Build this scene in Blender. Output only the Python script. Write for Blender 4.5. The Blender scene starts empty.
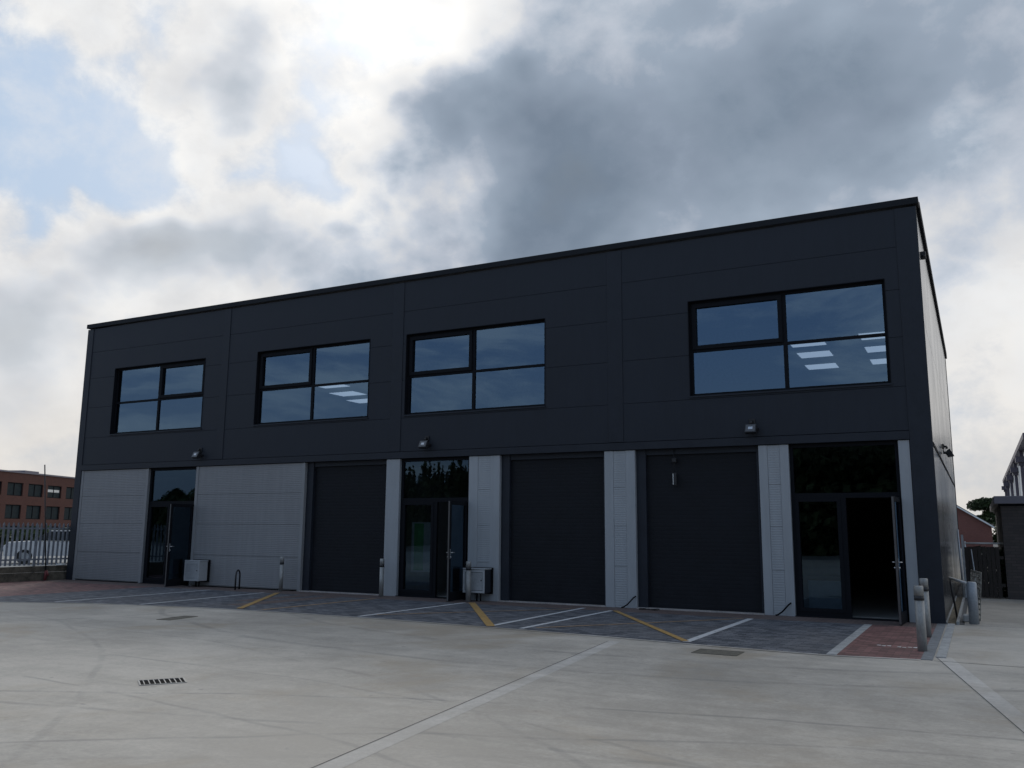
import bpy, math, random
from mathutils import Vector, Matrix
R = math.radians
random.seed(7)
C = bpy.context.scene.collection
sc = bpy.context.scene

# ------------------------------------------------------------------ mesh helpers
class MB:
    """collects faces and links them as ONE mesh object"""
    def __init__(s): s.v = []; s.f = []; s.sm = []
    def quad(s, *ps, smooth=False):
        n = len(s.v); s.v += [tuple(p) for p in ps]; s.f.append(tuple(range(n, n + len(ps)))); s.sm.append(smooth); return s
    def box(s, x0, x1, y0, y1, z0, z1, b=0.0):
        n = len(s.v)
        if b <= 0:
            s.v += [(x, y, z) for z in (z0, z1) for y in (y0, y1) for x in (x0, x1)]
            for q in ((0,2,3,1),(4,5,7,6),(0,1,5,4),(2,6,7,3),(0,4,6,2),(1,3,7,5)): s.f.append(tuple(n+i for i in q)); s.sm.append(False)
            return s
        # chamfered box: 24 verts
        P = {}
        for ix, (X, sx) in enumerate(((x0,1),(x1,-1))):
            for iy, (Y, sy) in enumerate(((y0,1),(y1,-1))):
                for iz, (Z, sz) in enumerate(((z0,1),(z1,-1))):
                    for ax in range(3):
                        c = [X+sx*b, Y+sy*b, Z+sz*b]; c[ax] = (X, Y, Z)[ax]
                        P[ix,iy,iz,ax] = len(s.v); s.v.append(tuple(c))
        def F(*k): s.f.append(tuple(P[q] for q in k)); s.sm.append(False)
        for i in (0,1):
            F((i,0,0,0),(i,1,0,0),(i,1,1,0),(i,0,1,0)); F((0,i,0,1),(1,i,0,1),(1,i,1,1),(0,i,1,1)); F((0,0,i,2),(1,0,i,2),(1,1,i,2),(0,1,i,2))
            for j in (0,1):
                F((i,j,0,0),(i,j,1,0),(i,j,1,1),(i,j,0,1)); F((i,0,j,0),(i,1,j,0),(i,1,j,2),(i,0,j,2)); F((0,i,j,1),(1,i,j,1),(1,i,j,2),(0,i,j,2))
                for k in (0,1): F((i,j,k,0),(i,j,k,1),(i,j,k,2))
        return s
    def tube(s, pts, r, n=10, caps=True):
        pts = [Vector(p) for p in pts]; rr = r if isinstance(r, (list, tuple)) else [r]*len(pts)
        base = len(s.v); up = None
        for i, p in enumerate(pts):
            d = (pts[min(i+1, len(pts)-1)] - pts[max(i-1, 0)]).normalized()
            if up is None: up = Vector((0,0,1)) if abs(d.z) < .9 else Vector((1,0,0))
            a = d.cross(up).normalized(); b_ = d.cross(a).normalized(); up = b_.cross(d) if False else up
            for k in range(n):
                t = 2*math.pi*k/n; s.v.append(tuple(p + (a*math.cos(t) + b_*math.sin(t))*rr[i]))
        for i in range(len(pts)-1):
            for k in range(n):
                s.f.append((base+i*n+k, base+i*n+(k+1) % n, base+(i+1)*n+(k+1) % n, base+(i+1)*n+k)); s.sm.append(True)
        if caps:
            s.f.append(tuple(base+k for k in range(n))); s.sm.append(False)
            s.f.append(tuple(base+(len(pts)-1)*n+k for k in reversed(range(n)))); s.sm.append(False)
        return s
    def prism(s, poly, ax, a, b):
        """extrude a 2-D polygon along axis ax from a to b"""
        def mk(u, v, w): return {'x': (w, u, v), 'y': (u, w, v), 'z': (u, v, w)}[ax]
        n = len(s.v); m = len(poly)
        s.v += [mk(u, v, a) for u, v in poly] + [mk(u, v, b) for u, v in poly]
        s.f.append(tuple(range(n, n+m))); s.sm.append(False)
        s.f.append(tuple(reversed(range(n+m, n+2*m)))); s.sm.append(False)
        for i in range(m): s.f.append((n+i, n+(i+1) % m, n+m+(i+1) % m, n+m+i)); s.sm.append(False)
        return s
    def xf(s, M, start=0):
        for i in range(start, len(s.v)): s.v[i] = tuple(M @ Vector(s.v[i]))
        return s
    def build(s, name, mat, parent=None, recalc=True):
        import bmesh
        me = bpy.data.meshes.new(name); me.from_pydata(s.v, [], s.f)
        me.polygons.foreach_set('use_smooth', s.sm); me.update()
        if recalc:
            bm = bmesh.new(); bm.from_mesh(me); bmesh.ops.recalc_face_normals(bm, faces=bm.faces); bm.to_mesh(me); bm.free()
        o = bpy.data.objects.new(name, me); C.objects.link(o)
        for m in (mat if isinstance(mat, list) else [mat]): me.materials.append(m)
        if parent: o.parent = parent
        return o

def each(name, mat, parent, boxes):
    for b in boxes: MB().box(*b).build(name, mat, parent)

def tag(o, label=None, cat=None, group=None, kind=None):
    if label: o['label'] = label
    if cat: o['category'] = cat
    if group: o['group'] = group
    if kind: o['kind'] = kind
    return o
def empty(name, loc=(0,0,0), rz=0, **k):
    o = bpy.data.objects.new(name, None); C.objects.link(o); o.location = loc; o.rotation_euler = (0,0,rz); o.empty_display_size = .1
    return tag(o, **k)
def copy_tree(o, parent=None):
    c = o.copy(); C.objects.link(c); c.parent = parent
    for ch in list(o.children): copy_tree(ch, c)
    return c

# ------------------------------------------------------------------ materials
def newmat(name):
    m = bpy.data.materials.new(name); m.use_nodes = True
    return m, m.node_tree, m.node_tree.nodes['Principled BSDF']
def N(nt, t, **k):
    n = nt.nodes.new(t)
    for a, b in k.items():
        if hasattr(n, a): setattr(n, a, b)
        else: n.inputs[a].default_value = b
    return n
def L(nt, a, b): nt.links.new(a, b)
def mth(nt, op, a, b=None, c=None, clamp=False):
    n = nt.nodes.new('ShaderNodeMath'); n.operation = op; n.use_clamp = clamp
    for i, v in enumerate((a, b, c)):
        if v is None: continue
        if isinstance(v, (int, float)): n.inputs[i].default_value = v
        else: nt.links.new(v, n.inputs[i])
    return n.outputs[0]
def sstep(nt, v, a, b, lo=0., hi=1.):
    n = nt.nodes.new('ShaderNodeMapRange'); n.interpolation_type = 'SMOOTHSTEP'
    nt.links.new(v, n.inputs[0]); n.inputs[1].default_value = a; n.inputs[2].default_value = b; n.inputs[3].default_value = lo; n.inputs[4].default_value = hi
    return n.outputs[0]
def mixc(nt, f, a, b, blend='MIX'):
    n = nt.nodes.new('ShaderNodeMix'); n.data_type = 'RGBA'; n.blend_type = blend
    for s_, v in ((n.inputs[0], f), (n.inputs[6], a), (n.inputs[7], b)):
        if isinstance(v, (int, float)): s_.default_value = v
        elif isinstance(v, tuple): s_.default_value = (*v, 1) if len(v) == 3 else v
        else: nt.links.new(v, s_)
    return n.outputs[2]
def pos(nt, scale=(1,1,1), rot=(0,0,0)):
    g = nt.nodes.new('ShaderNodeNewGeometry'); m = nt.nodes.new('ShaderNodeMapping')
    m.inputs['Scale'].default_value = scale; m.inputs['Rotation'].default_value = rot
    nt.links.new(g.outputs['Position'], m.inputs[0]); return m.outputs[0]
def noise(nt, vec, scale, detail=3, rough=.5, dist=0.):
    n = nt.nodes.new('ShaderNodeTexNoise'); n.inputs['Scale'].default_value = scale; n.inputs['Detail'].default_value = detail
    n.inputs['Roughness'].default_value = rough; n.inputs['Distortion'].default_value = dist
    nt.links.new(vec, n.inputs['Vector']); return n.outputs['Fac']

def plain(name, col, rough=.5, metal=0., var=.12, nscale=3., spec=None, bump=0., bscale=40., stretch=(1,1,1)):
    m, nt, p = newmat(name)
    P = pos(nt, stretch); n = noise(nt, P, nscale, 5, .6)
    n2 = noise(nt, P, nscale*9, 3, .6)
    f = mth(nt, 'ADD', mth(nt, 'MULTIPLY', n, .65), mth(nt, 'MULTIPLY', n2, .35))
    a = tuple(c*(1-var*1.6) for c in col); b = tuple(min(1, c*(1+var*1.6)) for c in col)
    L(nt, mixc(nt, sstep(nt, f, .3, .7), a, b), p.inputs['Base Color'])
    L(nt, sstep(nt, f, .3, .7, max(.03, rough-.06), min(1, rough+.08)), p.inputs['Roughness'])
    p.inputs['Metallic'].default_value = metal
    if spec is not None: p.inputs['Specular IOR Level'].default_value = spec
    if bump > 0:
        b_ = N(nt, 'ShaderNodeBump', Strength=bump, Distance=.01); L(nt, noise(nt, pos(nt, stretch), bscale, 4, .6), b_.inputs['Height']); L(nt, b_.outputs[0], p.inputs['Normal'])
    return m

M = {}
# dark coated steel cladding, faint waviness of the sheet and rain dust
def cladding(name, col, rough, ribs=0., ribdir='z', wavy=.06, dusty=1., spec=.5):
    m, nt, p = newmat(name)
    P = pos(nt); big = noise(nt, P, .55, 3, .5); dust = noise(nt, pos(nt, (3.2, 3.2, .35)), 2.2, 5, .65)
    f = mth(nt, 'ADD', mth(nt, 'MULTIPLY', big, .4), mth(nt, 'MULTIPLY', dust, .6))
    L(nt, mixc(nt, sstep(nt, f, .35, .7), tuple(c*(1-.1*dusty) for c in col), tuple(c*(1+.18*dusty) for c in col)), p.inputs['Base Color'])
    p.inputs['Specular IOR Level'].default_value = spec
    L(nt, sstep(nt, f, .3, .7, max(.02, rough-.05), rough+.08), p.inputs['Roughness'])
    b1 = N(nt, 'ShaderNodeBump', Strength=wavy, Distance=.05); L(nt, noise(nt, pos(nt, (1,1,.6)), 1.6, 2, .5), b1.inputs['Height'])
    out = b1.outputs[0]
    if ribs > 0:
        sx = nt.nodes.new('ShaderNodeSeparateXYZ'); g = nt.nodes.new('ShaderNodeNewGeometry'); L(nt, g.outputs['Position'], sx.inputs[0])
        w = mth(nt, 'SINE', mth(nt, 'MULTIPLY', sx.outputs[ribdir.upper()], 2*math.pi/ribs))
        b2 = N(nt, 'ShaderNodeBump', Strength=.35, Distance=.004); L(nt, w, b2.inputs['Height']); L(nt, b1.outputs[0], b2.inputs['Normal']); out = b2.outputs[0]
    L(nt, out, p.inputs['Normal'])
    return m
M['dark'] = cladding('anthracite_cladding', (.0200, .0235, .0320), .50, dusty=.9, spec=.28, wavy=.09)
M['darkside'] = cladding('anthracite_side_cladding', (.030, .033, .038), .20, wavy=.02)
M['trim'] = plain('anthracite_flashing', (.0200, .0235, .0320), .48, var=.10, spec=.28)
M['black'] = plain('black_coated_frame', (.008, .009, .012), .65, var=.08, spec=.12)
M['shutter'] = plain('shutter_steel', (.0115, .0125, .016), .6, var=.12, spec=.2)
M['grey'] = cladding('goosewing_grey_cladding', (.232, .232, .236), .5, ribs=.05, dusty=.6)
M['greytrim'] = cladding('goosewing_grey_flashing', (.33, .345, .36), .42, dusty=.5)
M['paneltrim'] = cladding('panel_flashing', (.245, .246, .25), .45, dusty=.4)
M['pier'] = cladding('goosewing_grey_pier', (.325, .34, .355), .42, ribs=.05, dusty=.5)
M['inner_wall'] = plain('painted_blockwork', (.30, .30, .29), .85, var=.08)
M['inner_floor'] = plain('power_floated_slab', (.20, .20, .19), .6, var=.1)
M['ceiling'] = plain('galvanised_soffit', (.42, .43, .44), .6, var=.06)
M['galv'] = plain('galvanised_steel', (.36, .38, .40), .42, metal=.55, var=.12, nscale=9)
M['bollard'] = plain('grey_painted_bollard', (.27, .27, .26), .45, metal=.25, var=.18, nscale=6, stretch=(1,1,.35))
M['blackplastic'] = plain('black_rubber', (.015, .015, .017), .5, var=.1)
M['grp'] = plain('grey_meter_box_plastic', (.36, .37, .38), .5, var=.07)
M['white'] = plain('white_paint', (.72, .72, .70), .5, var=.06)
M['lens'] = plain('floodlight_lens', (.10, .10, .10), .15, var=.04)
M['steel'] = plain('brushed_handle_steel', (.55, .55, .55), .3, metal=.8, var=.05)
M['bronze'] = plain('door_edge_metal', (.12, .115, .115), .4, metal=.5, var=.08)
M['rubberblack'] = plain('black_duct', (.008,.008,.009), .8, spec=.05)
M['redmark'] = plain('dull_red_paint', (.16, .035, .035), .6)
M['mossboard'] = None

def glassmat(name, refl=.15, tint=(.28, .34, .42), gcol=(.62, .80, 1.0)):
    m = bpy.data.materials.new(name); m.use_nodes = True; nt = m.node_tree; nt.nodes.remove(nt.nodes['Principled BSDF'])
    out = nt.nodes['Material Output']
    gl = N(nt, 'ShaderNodeBsdfGlossy'); gl.inputs['Color'].default_value = (*gcol, 1); gl.inputs['Roughness'].default_value = .012
    tr = N(nt, 'ShaderNodeBsdfTransparent'); tr.inputs['Color'].default_value = (*tint, 1)
    fr = N(nt, 'ShaderNodeFresnel'); fr.inputs['IOR'].default_value = 1.5
    b1 = N(nt, 'ShaderNodeBump', Strength=.05, Distance=.03); L(nt, noise(nt, pos(nt), 1.1, 1, .5), b1.inputs['Height'])
    L(nt, b1.outputs[0], gl.inputs['Normal'])
    mx = N(nt, 'ShaderNodeMixShader'); L(nt, mth(nt, 'ADD', mth(nt, 'MULTIPLY', fr.outputs[0], .9), refl, clamp=True), mx.inputs[0])
    L(nt, tr.outputs[0], mx.inputs[1]); L(nt, gl.outputs[0], mx.inputs[2]); L(nt, mx.outputs[0], out.inputs[0])
    return m
M['glass'] = glassmat('solar_glass', .17, (.28, .34, .42), (.54, .76, 1.0))
M['doorglass'] = glassmat('entrance_glass', .045, (.42, .46, .48), (.52,.76,1))

def emis(name, col, s):
    m, nt, p = newmat(name); p.inputs['Base Color'].default_value = (.8,.8,.8,1)
    p.inputs['Emission Color'].default_value = (*col, 1); p.inputs['Emission Strength'].default_value = s; return m
M['lamp'] = emis('lit_ceiling_panel', (.85, .93, 1.), .95)

# yard concrete: brushed finish, damp and rusty patches, tyre marks curving through
def concrete(name, base=(.42, .388, .338), tyres=True):
    m, nt, p = newmat(name)
    P = pos(nt)
    big = noise(nt, P, .16, 4, .55, .4); mid = noise(nt, P, 1.1, 6, .65, .3); fine = noise(nt, P, 22, 8, .78); med = noise(nt, P, 5.5, 6, .68, .4)
    streak = noise(nt, pos(nt, (.35, 3.2, 1), (0, 0, R(-28))), 1.3, 6, .62, .5)
    brush = noise(nt, pos(nt, (1.4, 46, 1), (0, 0, R(-8))), 2.4, 3, .7)
    v = mth(nt, 'ADD', mth(nt, 'MULTIPLY', big, .34), mth(nt, 'MULTIPLY', mid, .22))
    v = mth(nt, 'ADD', v, mth(nt, 'MULTIPLY', streak, .12)); v = mth(nt, 'ADD', v, mth(nt, 'MULTIPLY', fine, .20)); v = mth(nt, 'ADD', v, mth(nt, 'MULTIPLY', med, .12))
    col = mixc(nt, sstep(nt, v, .39, .61), tuple(c*.64 for c in base), tuple(c*1.24 for c in base))
    col = mixc(nt, mth(nt, 'MULTIPLY', sstep(nt, brush, .35, .75), .22), col, tuple(c*.72 for c in base))
    # rusty-brown damp staining
    rust = noise(nt, P, .45, 5, .6, .6)
    col = mixc(nt, mth(nt, 'MULTIPLY', sstep(nt, rust, .50, .70), .55), col, (.29, .235, .165))
    spots = noise(nt, P, 5.5, 2, .5)
    col = mixc(nt, mth(nt, 'MULTIPLY', sstep(nt, spots, .68, .76), .45), col, (.16, .155, .15))
    if tyres:
        g = nt.nodes.new('ShaderNodeNewGeometry'); sx = nt.nodes.new('ShaderNodeSeparateXYZ'); L(nt, g.outputs['Position'], sx.inputs[0])
        X, Y = sx.outputs[0], sx.outputs[1]
        wob = mth(nt, 'MULTIPLY', mth(nt, 'SUBTRACT', noise(nt, P, .35, 2, .5), .5), .5)
        br = noise(nt, P, .8, 5, .7)
        for cx, cy, r, w, a in ((-13., -26., 17.6, .03, .3), (9, -24, 14.5, .03, .2), (-4., 6., 13.1, .05, .35), (-5.2, 6., 14.6, .045, .35),
                                (-22, -28, 21.5, .03, .25), (6, -30, 19.5, .03, .16), (6, -30, 18.0, .02, .12), (-30, -2, 17., .05, .3), (-1,-34,22,.03,.4), (2.5, -31, 21.2, .025, .5), (4.5, -27, 16.8, .022, .45), (-9, -31, 19.0, .02, .4), (-9, -31, 20.6, .02, .3)):
            dx = mth(nt, 'SUBTRACT', X, cx); dy = mth(nt, 'SUBTRACT', Y, cy)
            d = mth(nt, 'SQRT', mth(nt, 'ADD', mth(nt, 'MULTIPLY', dx, dx), mth(nt, 'MULTIPLY', dy, dy)))
            e = mth(nt, 'ABSOLUTE', mth(nt, 'ADD', mth(nt, 'SUBTRACT', d, r), wob))
            k = mth(nt, 'MULTIPLY', mth(nt, 'MULTIPLY', sstep(nt, e, w*.5, w*2.2, 1, 0), sstep(nt, br, .38, .58)), min(.75, a*.95))
            col = mixc(nt, k, col, (.13, .13, .125))
    L(nt, col, p.inputs['Base Color'])
    L(nt, sstep(nt, v, .35, .65, .62, .82), p.inputs['Roughness'])
    b = N(nt, 'ShaderNodeBump', Strength=.35, Distance=.006); L(nt, mth(nt, 'ADD', mth(nt, 'MULTIPLY', brush, .6), fine), b.inputs['Height']); L(nt, b.outputs[0], p.inputs['Normal'])
    return m
M['concrete'] = concrete('yard_concrete')
M['band'] = concrete('smooth_concrete_margin', (.485, .46, .42), False)
M['palekerb'] = plain('pale_kerb', (.33, .335, .33), .75, var=.2, nscale=5, bump=.3)
M['seal'] = plain('joint_sealant', (.075, .072, .068), .8, var=.25)

def paving(name, c1, c2, mortar, rot=0., dirt=(.15, .14, .135), dk=.35):
    m, nt, p = newmat(name)
    P = pos(nt, (1,1,1), (0, 0, rot))
    br = N(nt, 'ShaderNodeTexBrick'); L(nt, P, br.inputs['Vector'])
    br.inputs['Scale'].default_value = 1.; br.inputs['Brick Width'].default_value = .2; br.inputs['Row Height'].default_value = .1
    br.inputs['Mortar Size'].default_value = .006; br.inputs['Mortar Smooth'].default_value = .2; br.inputs['Bias'].default_value = 0
    br.inputs['Color1'].default_value = (*c1, 1); br.inputs['Color2'].default_value = (*c2, 1); br.inputs['Mortar'].default_value = (*mortar, 1)
    n1 = noise(nt, P, .7, 5, .65, .5); n2 = noise(nt, P, 45, 3, .7)
    col = mixc(nt, mth(nt, 'MULTIPLY', sstep(nt, n1, .42, .72), dk), br.outputs['Color'], dirt)
    col = mixc(nt, mth(nt, 'MULTIPLY', n2, .25), col, tuple(c*.5 for c in c1))
    L(nt, col, p.inputs['Base Color']); p.inputs['Roughness'].default_value = .75
    b = N(nt, 'ShaderNodeBump', Strength=.6, Distance=.006); L(nt, mth(nt, 'ADD', mth(nt, 'MULTIPLY', br.outputs['Fac'], -1.), mth(nt, 'MULTIPLY', n2, .4)), b.inputs['Height']); L(nt, b.outputs[0], p.inputs['Normal'])
    return m
M['charcoal'] = paving('charcoal_block_paving', (.035, .042, .056), (.175, .185, .205), (.03, .032, .036), R(0))
M['redblock'] = paving('red_block_paving', (.11, .052, .047), (.29, .14, .125), (.06, .045, .042), R(0), (.17,.12,.11))
M['brownblock'] = paving('brown_block_paving', (.12, .085, .075), (.16, .115, .10), (.06, .05, .045), R(90), (.17,.14,.13))

def worn(name, col, under, lo=.36, hi=.5, s=9.):
    m, nt, p = newmat(name); P = pos(nt); n = noise(nt, P, s, 6, .72, .3)
    L(nt, mixc(nt, sstep(nt, n, lo, hi), under, col), p.inputs['Base Color']); p.inputs['Roughness'].default_value = .7
    return m
M['wline'] = worn('white_line_paint', (.50, .51, .52), (.14, .145, .155), .30, .46)
M['yline'] = worn('yellow_line_paint', (.38, .235, .075), (.16, .11, .05), .34, .5)
M['yfade'] = worn('faded_yellow_line_paint', (.30, .20, .12), (.11, .10, .09), .32, .52)

def brick(name, c1, c2, mortar, bw=.225, rh=.075, axis='xz', rot=0.):
    m, nt, p = newmat(name)
    g = nt.nodes.new('ShaderNodeTexCoord'); s = nt.nodes.new('ShaderNodeSeparateXYZ'); L(nt, g.outputs['Object'], s.inputs[0])
    c = nt.nodes.new('ShaderNodeCombineXYZ'); L(nt, mth(nt, 'ADD', s.outputs[0], s.outputs[1]), c.inputs[0]); L(nt, s.outputs[2], c.inputs[1])
    br = N(nt, 'ShaderNodeTexBrick'); L(nt, c.outputs[0], br.inputs['Vector']); br.inputs['Scale'].default_value = 1
    br.inputs['Brick Width'].default_value = bw; br.inputs['Row Height'].default_value = rh; br.inputs['Mortar Size'].default_value = .008
    br.inputs['Color1'].default_value = (*c1, 1); br.inputs['Color2'].default_value = (*c2, 1); br.inputs['Mortar'].default_value = (*mortar, 1)
    n1 = noise(nt, pos(nt), .8, 4, .6)
    L(nt, mixc(nt, mth(nt, 'MULTIPLY', sstep(nt, n1, .4, .75), .35), br.outputs['Color'], tuple(x*.6 for x in c1)), p.inputs['Base Color'])
    p.inputs['Roughness'].default_value = .85
    b = N(nt, 'ShaderNodeBump', Strength=.5, Distance=.008); L(nt, mth(nt, 'MULTIPLY', br.outputs['Fac'], -1.), b.inputs['Height']); L(nt, b.outputs[0], p.inputs['Normal'])
    return m
M['redbrick'] = brick('red_brick', (.115, .040, .028), (.09, .031, .024), (.08, .06, .05))
M['gablebrick'] = brick('gable_brick', (.24, .085, .065), (.19, .065, .05), (.16, .11, .09))
M['darkbrick'] = brick('dark_brick', (.060, .052, .050), (.085, .07, .066), (.05, .046, .044))
M['tiles'] = plain('roof_tiles', (.07, .055, .05), .8, var=.2, nscale=5)
M['fascia'] = plain('slate_grey_fascia', (.17, .16, .19), .55, var=.06)
M['pales'] = plain('galvanised_pale', (.24, .26, .29), .5, metal=.2, var=.2, nscale=5)
M['moss'] = plain('mossy_gravel_board', (.105, .09, .068), .9, var=.4, nscale=4, bump=.5)
M['timber'] = plain('dark_creosoted_timber', (.030, .024, .021), .85, var=.3, nscale=6, stretch=(6,6,.6))
M['winglass'] = plain('office_window_glass', (.02, .03, .035), .45, var=.2, spec=.08)
M['carpaint'] = plain('white_car_paint', (.62, .64, .66), .25, var=.03)
M['carglass'] = plain('car_glass', (.02, .025, .03), .06, var=.05)
M['tyre'] = plain('tyre_rubber', (.02, .02, .02), .8)
M['chrome'] = plain('bright_trim', (.7,.7,.7), .2, metal=.9)
M['cream'] = cladding('pale_warehouse_cladding', (.46, .50, .54), .5, ribs=.3, ribdir='y')
M['purple'] = plain('plum_grey_gutter', (.10, .085, .11), .5)
M['gravel'] = plain('gravel_strip', (.15, .125, .085), .95, var=.5, nscale=14, bump=.8, bscale=90)
M['grate'] = plain('cast_iron', (.022, .022, .023), .6, metal=.4, var=.3, nscale=30)
M['cover'] = plain('weathered_manhole_cover', (.135, .125, .10), .7, metal=.2, var=.25, nscale=12, bump=.4, bscale=60)
M['bark'] = plain('bark', (.06, .045, .035), .9, var=.3, nscale=6)
def leafmat(name, a, b):
    m, nt, p = newmat(name); n = noise(nt, pos(nt), .9, 4, .6)
    g = nt.nodes.new('ShaderNodeObjectInfo')
    L(nt, mixc(nt, sstep(nt, n, .35, .65), a, b), p.inputs['Base Color']); p.inputs['Roughness'].default_value = .7
    p.inputs['Specular IOR Level'].default_value = .2
    return m
M['leaf'] = leafmat('dark_leaves', (.022, .034, .016), (.06, .085, .035))
M['leaf2'] = leafmat('bush_leaves', (.03, .05, .02), (.07, .11, .04))
M['farground'] = plain('asphalt_ground', (.11, .11, .108), .9, var=.2, nscale=.6)
M['paleyard'] = plain('neighbour_yard', (.26, .26, .25), .9, var=.12, nscale=.5)
M['green'] = plain('green_poster_print', (.06, .26, .10), .6, var=.15)
M['poster'] = plain('pale_poster_print', (.30, .35, .37), .6, var=.05)
M['blueboard'] = plain('blue_grey_board', (.16, .23, .28), .6, var=.1)

# ------------------------------------------------------------------ ground
W, H = 24.9, 8.24
def sheet(name, pts, z, mat, parent=None, kind='structure'):
    o = MB().quad(*[(x, y, z) for x, y in pts]).build(name, mat, parent, recalc=False)
    me = o.data
    if me.polygons[0].normal.z < 0: me.flip_normals()
    if kind and not parent: o['kind'] = kind
    return o
sheet('ground', [(-900, -700), (900, -700), (900, 900), (-900, 900)], -.012, M['farground'])
sheet('neighbour_yard', [(-120, -40), (-25.15, -40), (-25.15, 60), (-120, 60)], -.006, M['paleyard'])
edge = [(-25.0, -7.6), (-21.5, -7.0), (-18.6, -6.3), (-16.44, -5.35), (-13.9, -4.85), (-11.26, -4.70), (-8.83, -4.74), (-6.64, -4.92), (-4.75, -5.09), (-3.07, -5.33), (-1.64, -5.46), (-1.2, -5.47), (-.14, -5.30)]
yard = sheet('concrete_yard', [(-25.0, -40), (30, -40), (30, 60), (.30, 60), (.30, -.02), (-25.0, -.02)], 0, M['concrete'])

def along(p0, p1, w, z, name, mat, parent=None):
    a, b = Vector((*p0, z)), Vector((*p1, z)); d = (b-a).normalized(); n = Vector((-d.y, d.x, 0))*w/2
    o = MB().quad(a-n, b-n, b+n, a+n).build(name, mat, parent, recalc=False)
    if o.data.polygons[0].normal.z < 0: o.data.flip_normals()
    return o
# trowelled margins and sawn joints between the slabs
jl = [((-4.40, -5.6), (-3.05, -17.5)), ((.02, -4.9), (2.2, -17.)), ((-3.05, -17.5), (-1.5, -34))]
for i, (a, b) in enumerate(jl[:2]):
    along((a[0]+.09, a[1]), (b[0]+.09, b[1]), .20, .0012, 'slab_margin', M['band'], yard)
    along(a, b, .011, .0030, 'slab_joint', M['seal'], yard)
along((.02, -5.35), (14, -5.9), .02, .004, 'slab_joint', M['seal'], yard)
along((.30, -.05), (30, -.35), .02, .004, 'slab_joint', M['seal'], yard)

# block paving
xs_e = [p for p in edge]
def clip(x0, x1, ytop):
    """paving polygon between x0 and x1 from the wavy front edge up to ytop"""
    def ye(x):
        for (a, b), (c, d) in zip(edge, edge[1:]):
            if a <= x <= c: return b + (d-b)*(x-a)/(c-a)
    pts = [(x0, ye(x0))] + [q for q in edge if x0 < q[0] < x1] + [(x1, ye(x1)), (x1, ytop), (x0, ytop)]
    return pts
pav = sheet('block_paving', clip(-19.85, -1.30, -.92), .004, M['charcoal'])
sheet('red_paving', clip(-25.0, -19.85, -.92), .004, M['redblock'])
rp = sheet('red_paving', clip(-1.17, -.14, -.92), .004, M['redblock'])
sheet('paved_margin', [(-25.0, -.92), (-.14, -.92), (-.14, -.02), (-25.0, -.02)], .004, M['brownblock'])
MB().box(-1.30, -1.17, -5.45, -.92, -.01, .010).build('kerb', M['palekerb'], pav)
MB().box(-.14, .00, -5.32, -.02, -.01, .008).build('kerb_strip', plain('grey_edging_blocks', (.17,.18,.19), .8, var=.2, nscale=8), pav)
MB().box(.03, .15, -5.0, .06, -.01, .012).build('kerb_strip', M['palekerb'], pav)
# concrete lip between blocks and yard
q = MB()
for (a, b), (c, d) in zip(edge, edge[1:]): q.quad((a, b-.02, .0065), (c, d-.02, .0065), (c, d-.10, .0065), (a, b-.10, .0065))
o = q.build('paving_edge', M['band'], yard, recalc=False)
def ln(p0, p1, w, mat, nm): along(p0, p1, w, .009, nm, M[mat], pav)
ln((-17.40, -5.60), (-17.62, -.95), .10, 'wline', 'white_line')
ln((-15.35, -5.05), (-15.72, -.95), .10, 'wline', 'white_line')
ln((-9.83, -4.66), (-9.79, -.80), .10, 'wline', 'white_line')
ln((-6.90, -4.84), (-6.96, -.55), .10, 'wline', 'white_line')
ln((-6.27, -4.86), (-6.22, -.85), .10, 'wline', 'white_line')
ln((-3.34, -5.15), (-3.32, -1.0), .12, 'wline', 'white_line')
def ln2(p0, p1, w, mat, nm): along(p0, p1, w, .0125, nm, M[mat], pav)
ln2((-15.39, -.80), (-12.87, -4.66), .13, 'yline', 'yellow_line')
ln2((-9.66, -.72), (-6.86, -4.84), .15, 'yline', 'yellow_line')
ln2((-6.14, -.85), (-3.36, -5.10), .11, 'yline', 'yellow_line')
ln((-12.31, -4.60), (-12.20, -.95), .13, 'yfade', 'faded_line')
ln((-9.75, -4.20), (-7.10, -.95), .09, 'yfade', 'faded_line')
ln((-6.10, -4.62), (-3.45, -1.05), .09, 'yfade', 'faded_line')
along((-13.6, -4.1), (-13.4, -1.0), .5, .0065, 'brown_stain_row', M['brownblock'], pav)
along((-14.3, -3.2), (-14.2, -1.0), .4, .0065, 'brown_stain_row', M['brownblock'], pav)
# white spray-paint scribble on the red blocks
sp = MB(); random.seed(3)
for i in range(9):
    x = -.80 + i*.07; y = -4.05 - .05*math.sin(i*1.7) - i*.012; q_ = .05+.09*random.random()
    if i != 3: sp.quad((x, y, .0085), (x+.06, y-.02, .0085), (x+.055, y+q_, .0085), (x+.01, y+.06, .0085))
sp.build('spray_mark', worn('spray_white', (.6,.6,.58), (.25,.17,.16), .3, .45, 20), rp, recalc=False)

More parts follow.
